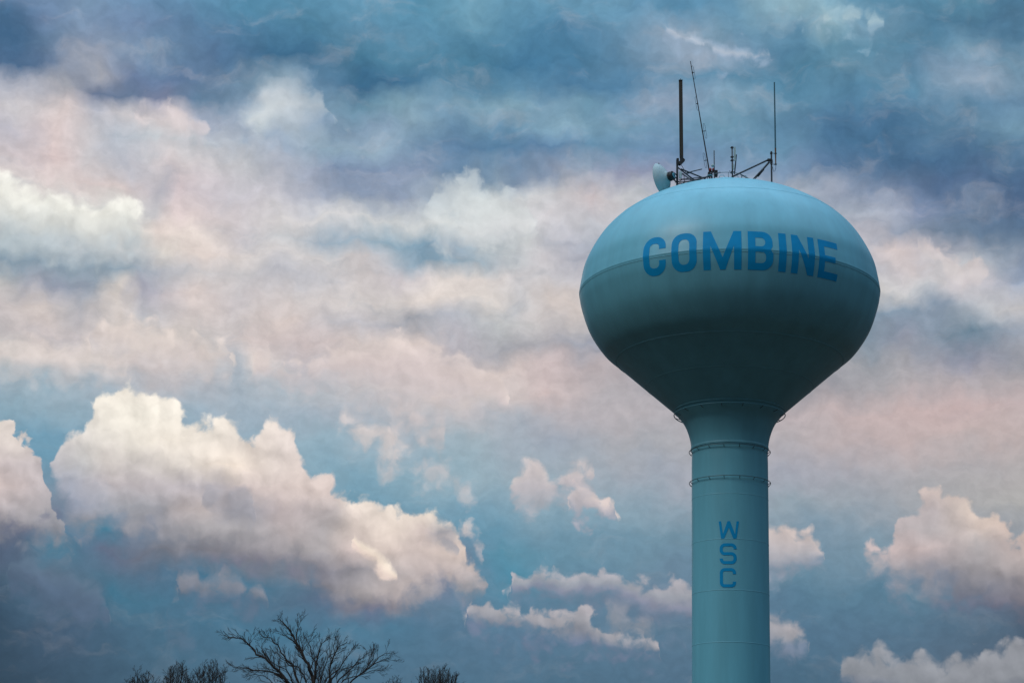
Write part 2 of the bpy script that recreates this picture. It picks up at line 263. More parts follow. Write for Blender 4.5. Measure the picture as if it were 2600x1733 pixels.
# the big heap
BIGC = [(985,[(240,(240,236,230)),(700,(236,230,226))]),
(1050,[(200,(220,219,218)),(270,(232,229,224)),(350,(240,237,231)),(480,(238,234,229)),(560,(236,231,226)),(640,(228,223,220)),(710,(224,216,214))]),
(1120,[(150,(205,202,206)),(250,(212,210,210)),(330,(224,221,217)),(450,(236,230,224)),(560,(230,224,220)),(650,(222,214,212)),(740,(214,206,207))]),
(1180,[(150,(190,190,200)),(230,(192,194,200)),(280,(208,204,206)),(360,(202,199,202)),(480,(214,209,208)),(600,(230,219,212)),(700,(218,209,209)),(850,(220,208,208))]),
(1235,[(200,(168,172,185)),(300,(190,184,191)),(430,(186,179,187)),(500,(182,174,184)),(560,(176,166,178)),(640,(204,193,196)),(750,(212,200,201)),(860,(205,193,194)),(900,(236,228,221)),(1050,(234,226,219))]),
(1290,[(200,(150,156,175)),(330,(160,158,174)),(430,(158,152,168)),(470,(186,175,180)),(540,(192,182,185)),(590,(150,143,162)),(650,(156,148,166)),(720,(190,176,181)),(850,(182,170,175)),(900,(216,206,204)),(1000,(228,219,214)),(1100,(234,225,217))]),
(1340,[(300,(145,143,160)),(430,(146,140,158)),(550,(172,161,170)),(650,(168,157,168)),(750,(184,169,174)),(830,(176,164,171)),(900,(205,194,193)),(1000,(220,209,205)),(1080,(205,193,194)),(1110,(165,156,170)),(1150,(170,160,172)),(1185,(222,211,206))]),
(1390,[(300,(108,122,145)),(450,(124,122,142)),(560,(128,120,140)),(700,(152,140,154)),(830,(172,157,164)),(905,(200,187,188)),(960,(208,196,194)),(1050,(200,188,188)),(1150,(205,192,190)),(1220,(210,196,192))]),
(1440,[(450,(100,116,140)),(650,(112,114,138)),(850,(132,124,146)),(920,(150,140,156)),(1000,(182,169,173)),(1100,(190,176,179)),(1220,(184,170,174))]),
(1490,[(650,(95,118,142)),(830,(128,122,144)),(940,(172,155,162)),(1040,(184,164,166)),(1100,(160,150,164)),(1230,(152,148,164))]),
(1535,[(780,(92,112,138)),(900,(118,112,138)),(1000,(140,125,146)),(1060,(150,135,150)),(1100,(120,132,156)),(1230,(125,132,154))]),
(1570,[(780,(80,122,150)),(1230,(100,128,152))])]
sky = heap(sky, [(140,1200,1200),(165,1145,1260),(188,1108,1310),(228,1088,1365),(240,1042,1350),(262,1010,1340),(295,985,1340),(335,971,1360),(375,974,1380),(415,992,1392),(455,1014,1402),(482,1044,1412),(508,1069,1420),(540,1055,1424),(572,1053,1428),(605,1070,1430),(640,1093,1434),(660,1106,1436),(672,1060,1438),(700,1044,1440),(716,1052,1442),(728,1078,1444),(748,1078,1446),(758,1100,1448),(764,1128,1450),(795,1178,1475),(838,1300,1300)],
    BIGC, .32, 1.2, .9)
sky = heap(sky, [(758,1300,1300),(790,1170,1400),(812,1190,1500),(838,1183,1535),(855,1198,1550),(868,1228,1556),(885,1246,1560),(925,1240,1563),(965,1251,1565),(1005,1259,1562),(1040,1279,1558),(1065,1281,1545),(1092,1271,1515),(1112,1286,1505),(1132,1317,1505),(1162,1324,1510),(1182,1346,1512),(1190,1388,1512),(1208,1402,1510),(1222,1432,1508),(1236,1480,1500),(1245,1495,1495)],
    BIGC, .32, 1.2, .9)
sky = heap(sky, [(893,1360,1360),(900,1358,1368),(925,1364,1400),(945,1376,1420),(965,1395,1436),(985,1420,1456),(1010,1442,1462),(1030,1458,1458)], [(240,229,219),(236,222,213),(222,206,202)], .2, .25, .25, .9, bias=.06)
sky = heap(sky, [(1085,1362,1362),(1110,1352,1370),(1140,1354,1388),(1165,1372,1394),(1180,1392,1392)], [(150,146,165),(168,160,174)], .3, .4, .7, .8)
# small clouds, centre right
sky = heap(sky, [(1425,1265,1265),(1445,1240,1285),(1475,1235,1295),(1505,1250,1300),(1535,1272,1305),(1550,1260,1300),(1568,1268,1285),(1575,1280,1280)], [(212,198,199),(190,180,188),(160,162,176)], .25, .5, 1.0, .85, bias=.14)
sky = heap(sky, [(1280,1470,1470),(1300,1450,1505),(1330,1455,1510),(1352,1440,1505),(1375,1428,1505),(1410,1442,1508),(1450,1455,1512),(1480,1438,1515),(1530,1442,1520),(1590,1455,1535),(1640,1475,1560),(1700,1478,1570),(1760,1475,1575),(1820,1490,1560),(1860,1520,1520)], [(180,173,184),(158,156,173),(138,140,160),(112,128,152)], .35, 1.0, 1.1, .85, bias=.14)
sky = heap(sky, [(1160,1540,1540),(1200,1515,1580),(1250,1520,1590),(1310,1530,1600),(1370,1545,1615),(1430,1545,1625),(1455,1530,1630),(1480,1528,1632),(1500,1562,1640),(1550,1580,1645),(1600,1600,1650),(1640,1612,1650),(1665,1630,1645),(1675,1640,1640)], [(182,174,183),(172,162,174),(140,136,158),(110,122,148)], .28, .9, 1.1, .85, bias=.14)
# right heap
sky = heap(sky, [(2150,1420,1420),(2172,1385,1425),(2200,1375,1440),(2225,1382,1470),(2245,1340,1500),(2258,1290,1510),(2285,1280,1515),(2305,1262,1520),(2318,1240,1525),(2350,1234,1530),(2385,1240,1540),(2400,1265,1545),(2410,1278,1550),(2440,1274,1560),(2472,1280,1565),(2492,1305,1570),(2508,1335,1575),(2535,1352,1580),(2560,1348,1585),(2590,1336,1592),(2650,1330,1600),(2760,1330,1600)],
    [(1240,[(2200,(206,191,191)),(2400,(208,193,191)),(2600,(206,189,185))]),(1300,[(2200,(194,181,186)),(2350,(186,174,180)),(2450,(216,202,196)),(2600,(206,189,185))]),
     (1350,[(2200,(190,177,183)),(2350,(180,168,174)),(2470,(208,193,189)),(2600,(208,188,183))]),(1400,[(2180,(200,184,187)),(2320,(198,182,185)),(2450,(176,162,168)),(2600,(200,178,175))]),
     (1450,[(2180,(160,154,168)),(2330,(142,134,154)),(2450,(160,146,156)),(2600,(185,164,165))]),(1500,[(2180,(136,142,162)),(2300,(142,140,160)),(2400,(112,112,138)),(2500,(130,122,142)),(2600,(150,130,142))]),
     (1560,[(2200,(110,132,156)),(2450,(105,108,132)),(2600,(104,90,113))])], .32, 1.2, 1.0, .95)
sky = multi(sky, [
([(1270,1230,1230),(1300,1210,1260),(1325,1178,1270),(1350,1163,1285),(1375,1172,1285),(1395,1200,1275),(1425,1178,1262),(1455,1172,1250),(1480,1180,1245),(1505,1172,1225),(1518,1190,1205),(1525,1200,1200)],[(212,199,201),(196,184,190),(178,172,184)],0.68),
    ([(500,1262,1262),(530,1240,1270),(570,1236,1290),(600,1230,1318),(640,1240,1320),(660,1262,1310),(668,1290,1290)],[(172,163,178),(158,150,168),(152,145,164)],0.8),
    ([(2080,1690,1690),(2110,1672,1740),(2160,1662,1750),(2205,1655,1760),(2270,1672,1800),(2340,1680,1800),(2420,1672,1800),(2480,1665,1800),(2515,1640,1800),(2535,1627,1800),(2560,1645,1800),(2600,1655,1800),(2700,1660,1800)],[(154,152,166),(146,146,160),(120,126,144)],0.85)],
    soft=.42, bsoft=.8, amp=.9)
# dim clouds, lower left
sky = multi(sky, [
([(40,1450,1450),(80,1430,1500),(120,1420,1530),(170,1440,1560),(230,1455,1575),(270,1490,1590),(310,1540,1580),(330,1560,1560)],[(100,120,142),(88,106,132),(84,102,128)],0.7),
    ([(1150,1345,1345),(1165,1330,1345),(1190,1325,1352),(1215,1328,1368),(1232,1350,1372),(1240,1365,1365)],[(214,204,205),(196,188,194)],0.85),
    ([(1890,1400,1400),(1920,1340,1450),(1970,1338,1455),(2010,1345,1455),(2038,1342,1445),(2055,1375,1430),(2075,1400,1410),(2085,1405,1405)],[(210,196,196),(192,180,186),(168,164,176),(140,150,168)],0.9)],
    soft=.4, bsoft=.8, amp=.8)
sky = multi(sky, [
([(930,1165,1165),(950,1160,1190),(990,1180,1205),(1005,1150,1180),(1060,1165,1195),(1100,1172,1200),(1150,1180,1215),(1175,1220,1245),(1220,1235,1250),(1240,1245,1245)],[(200,194,200),(186,188,196)],0.65),
    ([(440,1490,1490),(480,1470,1510),(515,1448,1515),(535,1480,1518),(570,1460,1520),(600,1450,1520),(640,1478,1520),(690,1510,1530),(710,1525,1525)],[(146,137,156),(132,126,148),(100,116,140)],0.75),
    ([(1890,1600,1600),(1930,1555,1640),(1962,1560,1645),(1985,1582,1645),(2020,1600,1640),(2035,1625,1632),(2042,1632,1632)],[(180,170,178),(160,153,168),(118,130,152)],0.9)],
    soft=.5, bsoft=.7, amp=.75)
sky = multi(sky, [
([(965,1020,1020),(990,1010,1035),(1040,1022,1065),(1090,1050,1095),(1130,1080,1115),(1145,1110,1110)],[(206,196,200),(198,192,198)],0.6),
    ([(430,1590,1590),(455,1568,1610),(490,1585,1625),(520,1605,1630),(540,1620,1620)],[(102,120,142),(88,110,134)],0.6),
    ([(1500,1540,1540),(1530,1530,1575),(1560,1535,1590),(1600,1560,1610),(1650,1585,1622),(1672,1605,1605)],[(160,156,173),(146,146,165)],0.6)],
    soft=.6, bsoft=.8, amp=.75)

# everywhere else: broken evening overcast over a physical sky, unseen and shaped to light the tower
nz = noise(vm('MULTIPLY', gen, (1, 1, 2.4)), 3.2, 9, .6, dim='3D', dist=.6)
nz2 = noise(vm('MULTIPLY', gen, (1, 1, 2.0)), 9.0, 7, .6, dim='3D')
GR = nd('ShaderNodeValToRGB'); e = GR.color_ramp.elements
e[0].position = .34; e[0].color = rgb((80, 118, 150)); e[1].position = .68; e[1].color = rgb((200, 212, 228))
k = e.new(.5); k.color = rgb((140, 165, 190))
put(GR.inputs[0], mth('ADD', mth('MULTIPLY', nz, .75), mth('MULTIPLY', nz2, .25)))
high = step(el, Rd(10), Rd(46), .07, 1.15)          # unseen sky dimmed low down to keep the tank's underside dark
ZEN = 3.6  # extra overhead brightness, added out of view to light the tank top
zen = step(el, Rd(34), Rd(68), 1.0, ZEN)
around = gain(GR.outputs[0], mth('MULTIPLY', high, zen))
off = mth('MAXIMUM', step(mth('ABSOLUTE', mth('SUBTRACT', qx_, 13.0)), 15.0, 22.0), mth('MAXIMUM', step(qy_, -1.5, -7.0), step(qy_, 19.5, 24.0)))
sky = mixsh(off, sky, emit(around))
nish = nd('ShaderNodeTexSky', sky_type='NISHITA', sun_disc=False); nish.sun_elevation = Rd(SUN_EL); nish.sun_rotation = Rd(SUN_AZ % 360)
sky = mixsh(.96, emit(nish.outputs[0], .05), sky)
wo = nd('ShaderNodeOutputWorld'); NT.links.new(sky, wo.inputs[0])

# ------------------------------------------------------------------ materials
def material(name, colr, rough=.5, metal=0.0, var=.12, scale=3.0, bump=0.0, spec=.5, streak=False, dirt=None):
    mt = bpy.data.materials.new(name); mt.use_nodes = True; t = mt.node_tree; b = t.nodes['Principled BSDF']
    tc = t.nodes.new('ShaderNodeTexCoord'); mp = t.nodes.new('ShaderNodeMapping'); t.links.new(tc.outputs['Object'], mp.inputs[0])
    if streak: mp.inputs['Scale'].default_value = (1, 1, .12)
    n = t.nodes.new('ShaderNodeTexNoise'); n.inputs['Scale'].default_value = scale; n.inputs['Detail'].default_value = 6; n.inputs['Roughness'].default_value = .6
    t.links.new(mp.outputs[0], n.inputs[0])
    r = t.nodes.new('ShaderNodeValToRGB'); e = r.color_ramp.elements
    lo = [c*(1-var) for c in colr]; hi = [min(1, c*(1+var)) for c in colr]
    if dirt: lo = [a*(1-var)+d*var for a, d in zip(colr, dirt)]
    e[0].position = .3; e[1].position = .7; e[0].color = (*lo, 1); e[1].color = (*hi, 1)
    t.links.new(n.outputs['Fac'], r.inputs[0]); t.links.new(r.outputs[0], b.inputs['Base Color'])
    b.inputs['Roughness'].default_value = rough; b.inputs['Metallic'].default_value = metal; b.inputs['Specular IOR Level'].default_value = spec
    if bump:
        bp = t.nodes.new('ShaderNodeBump'); bp.inputs['Strength'].default_value = bump; bp.inputs['Distance'].default_value = .02
        t.links.new(n.outputs['Fac'], bp.inputs['Height']); t.links.new(bp.outputs[0], b.inputs['Normal'])
    return mt
PAINT = (.15, .46, .57)
M_tank = material('tank_paint', PAINT, .38, var=.10, scale=.9, streak=True, spec=.45)
M_seam = material('weld_paint', tuple(c*.92 for c in PAINT), .5, var=.1, scale=2)
M_letter = material('blue_lettering_paint', (.0005, .29, .60), .6, var=.07, scale=1.5, spec=.15)
M_rail = material('rail_paint', (.06, .12, .14), .5, scale=6)
M_steel = material('galvanised_steel', (.055, .065, .075), .55, metal=.3, scale=9)
M_black = material('black_fitting', (.015, .016, .018), .6, scale=9)
M_brown = material('brown_radome', (.030, .022, .012), .6, scale=5)
M_white = material('white_radome', (.42, .55, .56), .5, scale=5, var=.06)
M_teal = material('teal_fibreglass', (.035, .13, .17), .5, scale=5)
M_rust = material('rusty_steel', (.14, .07, .035), .8, scale=20, var=.4)
M_red = material('red_lens', (.25, .015, .012), .3, scale=5)
M_bark = material('dark_bark', (.028, .022, .018), .9, scale=14, var=.35, bump=.3)
M_ground = material('dusk_grass', (.036, .020, .010), .95, scale=.35, var=.4, bump=.4)

# ------------------------------------------------------------------ mesh helpers
class MB:
    def __init__(s): s.v = []; s.f = []
    def add(s, v, f):
        o = len(s.v); s.v += [tuple(p) for p in v]; s.f += [tuple(i+o for i in q) for q in f]
    def tube(s, path, rad, n=8, cap=True):
        path = [Vector(p) for p in path]; N = len(path)
        rad = rad if isinstance(rad, (list, tuple)) else [rad]*N
        t0 = (path[1]-path[0]).normalized(); a = t0.orthogonal().normalized()
        vs = []; fs = []
        for i, p in enumerate(path):
            t = (path[min(i+1, N-1)]-path[max(i-1, 0)]).normalized()
            a = (a - t*a.dot(t)).normalized(); b = t.cross(a)
            for k in range(n):
                w = 2*pi*k/n; vs.append(p+(a*cos(w)+b*sin(w))*rad[i])
        for i in range(N-1):
            for k in range(n):
                k2 = (k+1) % n; fs.append((i*n+k, i*n+k2, (i+1)*n+k2, (i+1)*n+k))
        if cap: fs.append(tuple(range(n))[::-1]); fs.append(tuple((N-1)*n+k for k in range(n)))
        s.add(vs, fs)
    def box(s, c, sx, sy, sz, axes=None):
        c = Vector(c); X, Y, Z = axes or (Vector((1,0,0)), Vector((0,1,0)), Vector((0,0,1)))
        bv = min(sx, sy, sz)*.12
        vs = []
        for z in (-1, 1):
            for q, (x, y) in enumerate(((-1,-1),(1,-1),(1,1),(-1,1))):
                vs.append(c+X*x*(sx/2-bv)+Y*y*(sy/2-bv)+Z*z*sz/2)
        for z in (-1, 1):
            for (x, y) in ((-1,-1),(1,-1),(1,1),(-1,1)):
                for kx, ky in (((bv, 0), (0, bv)) if x*y > 0 else ((0, bv), (bv, 0))):
                    vs.append(c+X*x*(sx/2-kx)+Y*y*(sy/2-ky)+Z*z*(sz/2-bv))
        fs = [(3,2,1,0),(4,5,6,7)]
        lo = list(range(8, 16)); hi = list(range(16, 24))
        for i in range(8): j = (i+1) % 8; fs.append((lo[i], lo[j], hi[j], hi[i]))
        for i in range(4):
            j = (i+1) % 4
            a0, a1, b0 = lo[2*i], lo[2*i+1], lo[2*j]
            fs += [(i, a0, a1), (i, a1, b0, j)]
            a0, a1, b0 = hi[2*i], hi[2*i+1], hi[2*j]
            fs += [(4+i, a1, a0), (4+j, b0, a1, 4+i)]
        s.add(vs, fs)
    def lathe(s, prof, n=64, c=(0, 0), axis=None, org=None):
        vs = []; fs = []; m_ = len(prof)
        if axis is None: A_, B_, C_ = Vector((1,0,0)), Vector((0,1,0)), Vector((0,0,1)); O = Vector((c[0], c[1], 0))
        else: C_ = Vector(axis).normalized(); A_ = C_.orthogonal().normalized(); B_ = C_.cross(A_); O = Vector(org)
        for r, z in prof:
            for k in range(n):
                w = 2*pi*k/n; vs.append(O+(A_*cos(w)+B_*sin(w))*max(r, 1e-4)+C_*z)
        for i in range(m_-1):
            for k in range(n): k2 = (k+1) % n; fs.append((i*n+k, i*n+k2, (i+1)*n+k2, (i+1)*n+k))
        s.add(vs, fs)
    def build(s, name, mat, parent=None, smooth=True, fixn=True, sharp=40):
        me = bpy.data.meshes.new(name)
        org = Vector((0, 0, 0))
        if parent is not None: org = parent.matrix_world.translation if False else Vector(parent.location)
        me.from_pydata([(Vector(v)-org) for v in s.v], [], s.f); me.materials.append(mat)
        if fixn:
            bm = bmesh.new(); bm.from_mesh(me); bmesh.ops.recalc_face_normals(bm, faces=bm.faces)
            for ed in bm.edges:
                if len(ed.link_faces) == 2 and ed.calc_face_angle(0) > Rd(sharp): ed.smooth = False
            bm.to_mesh(me); bm.free()
        if smooth: me.polygons.foreach_set('use_smooth', [True]*len(me.polygons))
        o = bpy.data.objects.new(name, me); COL.objects.link(o)
        if parent is not None: o.parent = parent
        return o
def thing(name, label, cat, loc, group=None):
    o = bpy.data.objects.new(name, None); COL.objects.link(o); o.location = loc
    o['label'] = label; o['category'] = cat
    if group: o['group'] = group
    return o
def child(mb, name, mat, root, up=None, **k):
    """part of root; sub-parts hang below a part whose own origin sits on the root's"""
    o = mb.build(name, mat, root, **k)
    if up is not None: o.parent = up
    return o

# ------------------------------------------------------------------ ground
g = MB(); N = 40
for i in range(N+1):
    for j in range(N+1):
        x = -6000+12000*i/N; y = -6000+12000*j/N
        g.v.append((x, y, .0))
for i in range(N):
    for j in range(N): g.f.append((i*(N+1)+j, (i+1)*(N+1)+j, (i+1)*(N+1)+j+1, i*(N+1)+j+1))
go = g.build('ground', M_ground, None, smooth=False); go['kind'] = 'structure'

# ------------------------------------------------------------------ water tower
tower = thing('water_tower', 'pale teal steel water tower with bulb tank lettered COMBINE on a single column', 'water tower', (TX, TY, 0))
KN = [(9.26,40.89),(9.15,41.6),(8.93,42.6),(8.39,43.75),(7.7,44.75),(6.7,45.69),(5.2,46.63),(3.5,47.33),(1.7,47.8),(0,47.98)]
KB = [(2.30,30.2),(2.30,30.9),(2.42,31.8),(2.76,32.7),(3.34,33.45)]
KM = [(6.93,36.60),(7.78,37.35),(8.60,38.6),(9.09,40.0),(9.26,40.89)]
def spline(K, n=10, e0=None, e1=None):
    K = [Vector(k) for k in K]
    e0 = Vector(e0) if e0 else K[0]*2-K[1]; e1 = Vector(e1) if e1 else K[-1]*2-K[-2]
    E_ = [e0]+K+[e1]; out = []
    for i in range(1, len(E_)-2):
        p0, p1, p2, p3 = E_[i-1:i+3]
        for j in range(n):
            t = j/n; out.append(.5*((2*p1)+(p2-p0)*t+(2*p0-5*p1+4*p2-p3)*t*t+(3*p1-p0-3*p2+p3)*t**3))
    out.append(K[-1]); return [(v[0], v[1]) for v in out]
top = spline(KN, 10, e1=(-1.7, 47.8))
mid = spline(KM, 10, e0=(5.9, 35.7))
cone = [(3.34+(6.93-3.34)*i/12, 33.45+(36.60-33.45)*i/12) for i in range(13)]
flare = spline(KB, 8, e0=(2.3, 29.4))
PROF = flare+cone[1:]+mid[1:]+top[1:]
def rz(z):
    for (r0, z0), (r1, z1) in zip(PROF, PROF[1:]):
        if z0 <= z <= z1 and z1 > z0: return r0+(r1-r0)*(z-z0)/(z1-z0)
    return 2.3
def roof_z(x, y):
    d = math.hypot(x-TX, y-TY)
    for (r0, z0), (r1, z1) in zip(top, top[1:]):
        if r1 <= d <= r0: return z0+(z1-z0)*(r0-d)/max(1e-6, r0-r1)
    return 47.98
t = MB(); t.lathe(mid+top[1:], 160, (TX, TY)); bowl = child(t, 'tank', M_tank, tower, sharp=9)
t = MB(); t.lathe(cone, 160, (TX, TY)); child(t, 'tank_cone', M_tank, tower)
t = MB(); t.lathe(flare, 128, (TX, TY)); child(t, 'column_flare', M_tank, tower)
t = MB(); t.lathe([(3.6, 0), (3.55, .6), (3.2, 1.8), (2.75, 3.2), (2.45, 4.6), (2.3, 6), (2.3, 12), (2.3, 20), (2.3, 30.2)], 128, (TX, TY)); colm = child(t, 'column', M_tank, tower)
t = MB(); t.lathe([(4.3, 0), (4.3, .35), (4.2, .4), (3.5, .4)], 64, (TX, TY)); child(t, 'foundation', material('concrete', (.25, .24, .22), .9, scale=4), tower)
# welded seams: low ridges, one mesh per plate joint ring
for z, w in [(27.96, .05), (25.23, .05), (22.21, .05), (19.16, .05), (16.1, .05), (13.0, .05), (9.9, .05)]:
    t = MB(); t.lathe([(2.298, z-w*.6), (2.307, z-w*.3), (2.307, z+w*.3), (2.298, z+w*.6)], 128, (TX, TY)); child(t, 'weld_seam', M_seam, tower)
t = MB(); t.lathe([(2.30, 31.02), (2.345, 31.05), (2.36, 31.16), (2.34, 31.2)], 128, (TX, TY)); child(t, 'weld_seam', M_seam, tower)
for z in (34.99, 36.60, 40.74, 45.46):
    r = rz(z); dr = rz(z+.05)-rz(z-.05); n_ = Vector((.1, -dr)).normalized(); tt = Vector((dr, .1)).normalized()
    q = .022 if z == 36.60 else .009
    P_ = [Vector((r, z))+tt*a+n_*b for a, b in ((-.035, -.004), (-.02, q), (.02, q), (.035, -.004))]
    t = MB(); t.lathe([(p[0], p[1]) for p in P_], 160, (TX, TY)); child(t, 'weld_seam', M_seam, tower)
t = MB(); t.lathe([(3.33, 33.42), (3.365, 33.43), (3.385, 33.47), (3.37, 33.5)], 128, (TX, TY)); child(t, 'weld_seam', M_seam, tower)
# painters' rails
for R_, z, rw in ((3.37, 33.23, None), (2.452, 30.93, 2.3), (2.445, 29.015, 2.3)):
    t = MB(); n = 96
    t.tube([(TX+R_*cos(2*pi*i/n), TY+R_*sin(2*pi*i/n), z) for i in range(n+1)], .022 if rw else .03, 6, cap=False)
    ring = child(t, 'painter_rail', M_rail if rw else M_tank, tower)
    for i in range(16):
        t = MB(); a = 2*pi*(i+.37)/16
        wall = rz(z-.12)-.02 if rw is None else rw-.01
        c_, s_ = cos(a), sin(a)
        t.tube([(TX+wall*c_, TY+wall*s_, z-.12), (TX+(wall+R_)/2*c_, TY+(wall+R_)/2*s_, z-.10), (TX+R_*c_, TY+R_*s_, z-.012)], .02, 6)
        child(t, 'bracket', M_rail, tower, up=ring)

# lettering, painted on the curved steel: outlines laid on the surface
def arc(cx, cy, r, a0, a1, n=8, ry=None):
    ry = ry or r
    return [(cx+r*cos(Rd(a0+(a1-a0)*i/n)), cy+ry*sin(Rd(a0+(a1-a0)*i/n))) for i in range(n+1)]
def rrect(x0, y0, x1, y1, rx, ry=None, corners='1111'):
    ry = ry or rx; o = []
    o += arc(x1-rx, y0+ry, rx, -90, 0, 6, ry) if corners[1] == '1' else [(x1, y0)]
    o += arc(x1-rx, y1-ry, rx, 0, 90, 6, ry) if corners[2] == '1' else [(x1, y1)]
    o += arc(x0+rx, y1-ry, rx, 90, 180, 6, ry) if corners[3] == '1' else [(x0, y1)]
    o += arc(x0+rx, y0+ry, rx, 180, 270, 6, ry) if corners[0] == '1' else [(x0, y0)]
    return o
def stroke(path, w):
    L, R = [], []; n = len(path)
    P_ = [Vector(p) for p in path]
    P_ = [p for i, p in enumerate(P_) if i == 0 or (p-P_[i-1]).length > 1e-4]; n = len(P_)
    for i, p in enumerate(P_):
        a = (p-P_[i-1]).normalized() if i else (P_[1]-p).normalized()
        b = (P_[i+1]-p).normalized() if i < n-1 else a
        t_ = (a+b).normalized(); nn = Vector((-t_[1], t_[0])); k = w/2/max(.4, nn.dot(Vector((-a[1], a[0]))))
        L.append(tuple(p+nn*k)); R.append(tuple(p-nn*k))
    return L+R[::-1]
def glyph(ch, w, h, s, sv=None):
    sv = sv or s
    if ch == 'C':
        c_ = .32*w
        return [stroke([(w-s/2, h*.66), (w-s/2, h-sv/2-c_)]+arc(w-s/2-c_, h-sv/2-c_, c_, 0, 90, 6)+arc(s/2+c_, h-sv/2-c_, c_, 90, 180, 6)+arc(s/2+c_, sv/2+c_, c_, 180, 270, 6)+arc(w-s/2-c_, sv/2+c_, c_, 270, 360, 6)+[(w-s/2, h*.36)], s)]
    if ch == 'c':
        c_ = .2*w
        return [stroke([(w-s/2, h*.68), (w-s/2, h-sv/2-c_)]+arc(w-s/2-c_, h-sv/2-c_, c_, 0, 90, 6)+arc(s/2+c_, h-sv/2-c_, c_, 90, 180, 6)+arc(s/2+c_, sv/2+c_, c_, 180, 270, 6)+arc(w-s/2-c_, sv/2+c_, c_, 270, 360, 6)+[(w-s/2, h*.30)], s)]
    if ch == 'O': return [rrect(0, 0, w, h, .42*w), rrect(s, sv, w-s, h-sv, .18*w, .24*w)[::-1]]
    if ch == 'I': return [[(0, 0), (w, 0), (w, h), (0, h)]]
    if ch == 'E': return [[(0, 0), (w, 0), (w, sv), (s, sv), (s, h/2-sv*.42), (w*.82, h/2-sv*.42), (w*.82, h/2+sv*.5), (s, h/2+sv*.5), (s, h-sv), (w, h-sv), (w, h), (0, h)]]
    if ch == 'N': return [[(0, 0), (s, 0), (s, h*.62), (w-s*.95, 0), (w, 0), (w, h), (w-s, h), (w-s, h*.40), (s*.95, h), (0, h)]]
    if ch == 'M': return [[(0, 0), (s, 0), (s, h*.60), (w*.44, 0), (w*.58, 0), (w-s, h*.60), (w-s, 0), (w, 0), (w, h), (w-s*1.05, h), (w*.51, h*.30), (s*1.05, h), (0, h)]]
    if ch == 'B': return [[(0, 0)]+arc(w-.42*w, .42*w, .42*w, -90, 0, 6)+[(w, h*.40)]+arc(w-.12*w, h*.40, .12*w, 0, 60, 3)+[(w*.90, h*.52)]+arc(w*.97-.12*w, h*.62, .12*w, -50, 0, 3)+arc(w*.97-.4*w, h-.4*w, .4*w, 0, 90, 6)+[(0, h)],
                          rrect(s, sv, w-s, h/2-sv*.32, .17*w, None, '0110')[::-1], rrect(s, h/2+sv*.55, w*.97-s, h-sv, .17*w, None, '0110')[::-1]]
    if ch == 'W': return [[(w*.12, 0), (w*.27, 0), (w*.5, h*.62), (w*.71, 0), (w*.87, 0), (w, h), (w-s*.82, h), (w*.80, h*.24), (w*.56, h), (w*.44, h), (w*.21, h*.26), (s*.82, h), (0, h)]]
    if ch == 'S':
        c_ = .22*w; a = s/2; H1 = h/2
        return [stroke([(w-a, h*.72)]+arc(w-a-c_, h-a-c_, c_, 0, 90, 6)+arc(a+c_, h-a-c_, c_, 90, 180, 6)+arc(a+c_, H1+c_, c_, 180, 270, 6)+arc(w-a-c_, H1-c_, c_, 90, 0, 6)+arc(w-a-c_, a+c_, c_, 0, -90, 6)+arc(a+c_, a+c_, c_, 270, 180, 6)+[(a, h*.28)], s)]
PHI0 = math.atan2(-TY, -TX)      # towards the viewer
def letter_mesh(mb, loops, x_at, z0, rfun, zfun):
    """loops in metres; laid along the arc (angle) and up the steel"""
    tri = geometry.tessellate_polygon([[Vector((x, y, 0)) for x, y in l] for l in loops])
    flat = [p for l in loops for p in l]
    bm = bmesh.new(); vs = [bm.verts.new((x, y, 0)) for x, y in flat]
    for f in tri:
        try: bm.faces.new([vs[i] for i in f])
        except ValueError: pass
    xs = [p[0] for p in flat]; ys = [p[1] for p in flat]
    st = .11 if max(ys) > 1.6 else .07
    for ax, lo, hi in ((0, min(xs), max(xs)), (1, min(ys), max(ys))):
        q = lo+st
        while q < hi:
            no = (1, 0, 0) if ax == 0 else (0, 1, 0)
            bmesh.ops.bisect_plane(bm, geom=bm.verts[:]+bm.edges[:]+bm.faces[:], plane_co=(q if ax == 0 else 0, q if ax == 1 else 0, 0), plane_no=no); q += st
    bm.verts.index_update(); V = []
    for v in bm.verts:
        z = zfun(v.co.y); r = rfun(z)+.009
        ph = PHI0 + x_at(v.co.x)
        V.append((TX+r*cos(ph), TY+r*sin(ph), z))
    mb.add(V, [[v.index for v in f.verts] for f in bm.faces]); bm.free()
Hc = 2.33
for ch, a0, a1 in (('C', -32.7, -23.3), ('O', -21.0, -11.5), ('M', -9.2, 4.7), ('B', 7.0, 16.3), ('I', 18.4, 21.3), ('N', 23.4, 32.8), ('E', 34.7, 44.1)):
    w = Rd(a1-a0)*9.1; t = MB()
    letter_mesh(t, glyph(ch, w, Hc, .43, .40), lambda x, a0=a0: Rd(a0)+x/9.1, 0, rz, lambda y: 39.70+y*(42.02-39.70)/Hc)
    o = child(t, 'letter', M_letter, tower, sharp=80); o['label'] = 'blue painted letter %s of the word COMBINE' % ch
for ch, cx, w, h, z0 in (('W', -.08, 1.21, 1.04, 25.24), ('S', -.13, 1.0, 1.24, 23.72), ('c', -.15, .95, 1.14, 22.35)):
    t = MB(); letter_mesh(t, glyph(ch, w, h, .185), lambda x, w=w, cx=cx: (x-w/2+cx)/2.3, 0, (lambda z: 2.305), lambda y, z0=z0: z0+y)
    o = child(t, 'letter', M_letter, tower, sharp=80); o['label'] = 'blue painted letter %s on the column' % ch.upper()

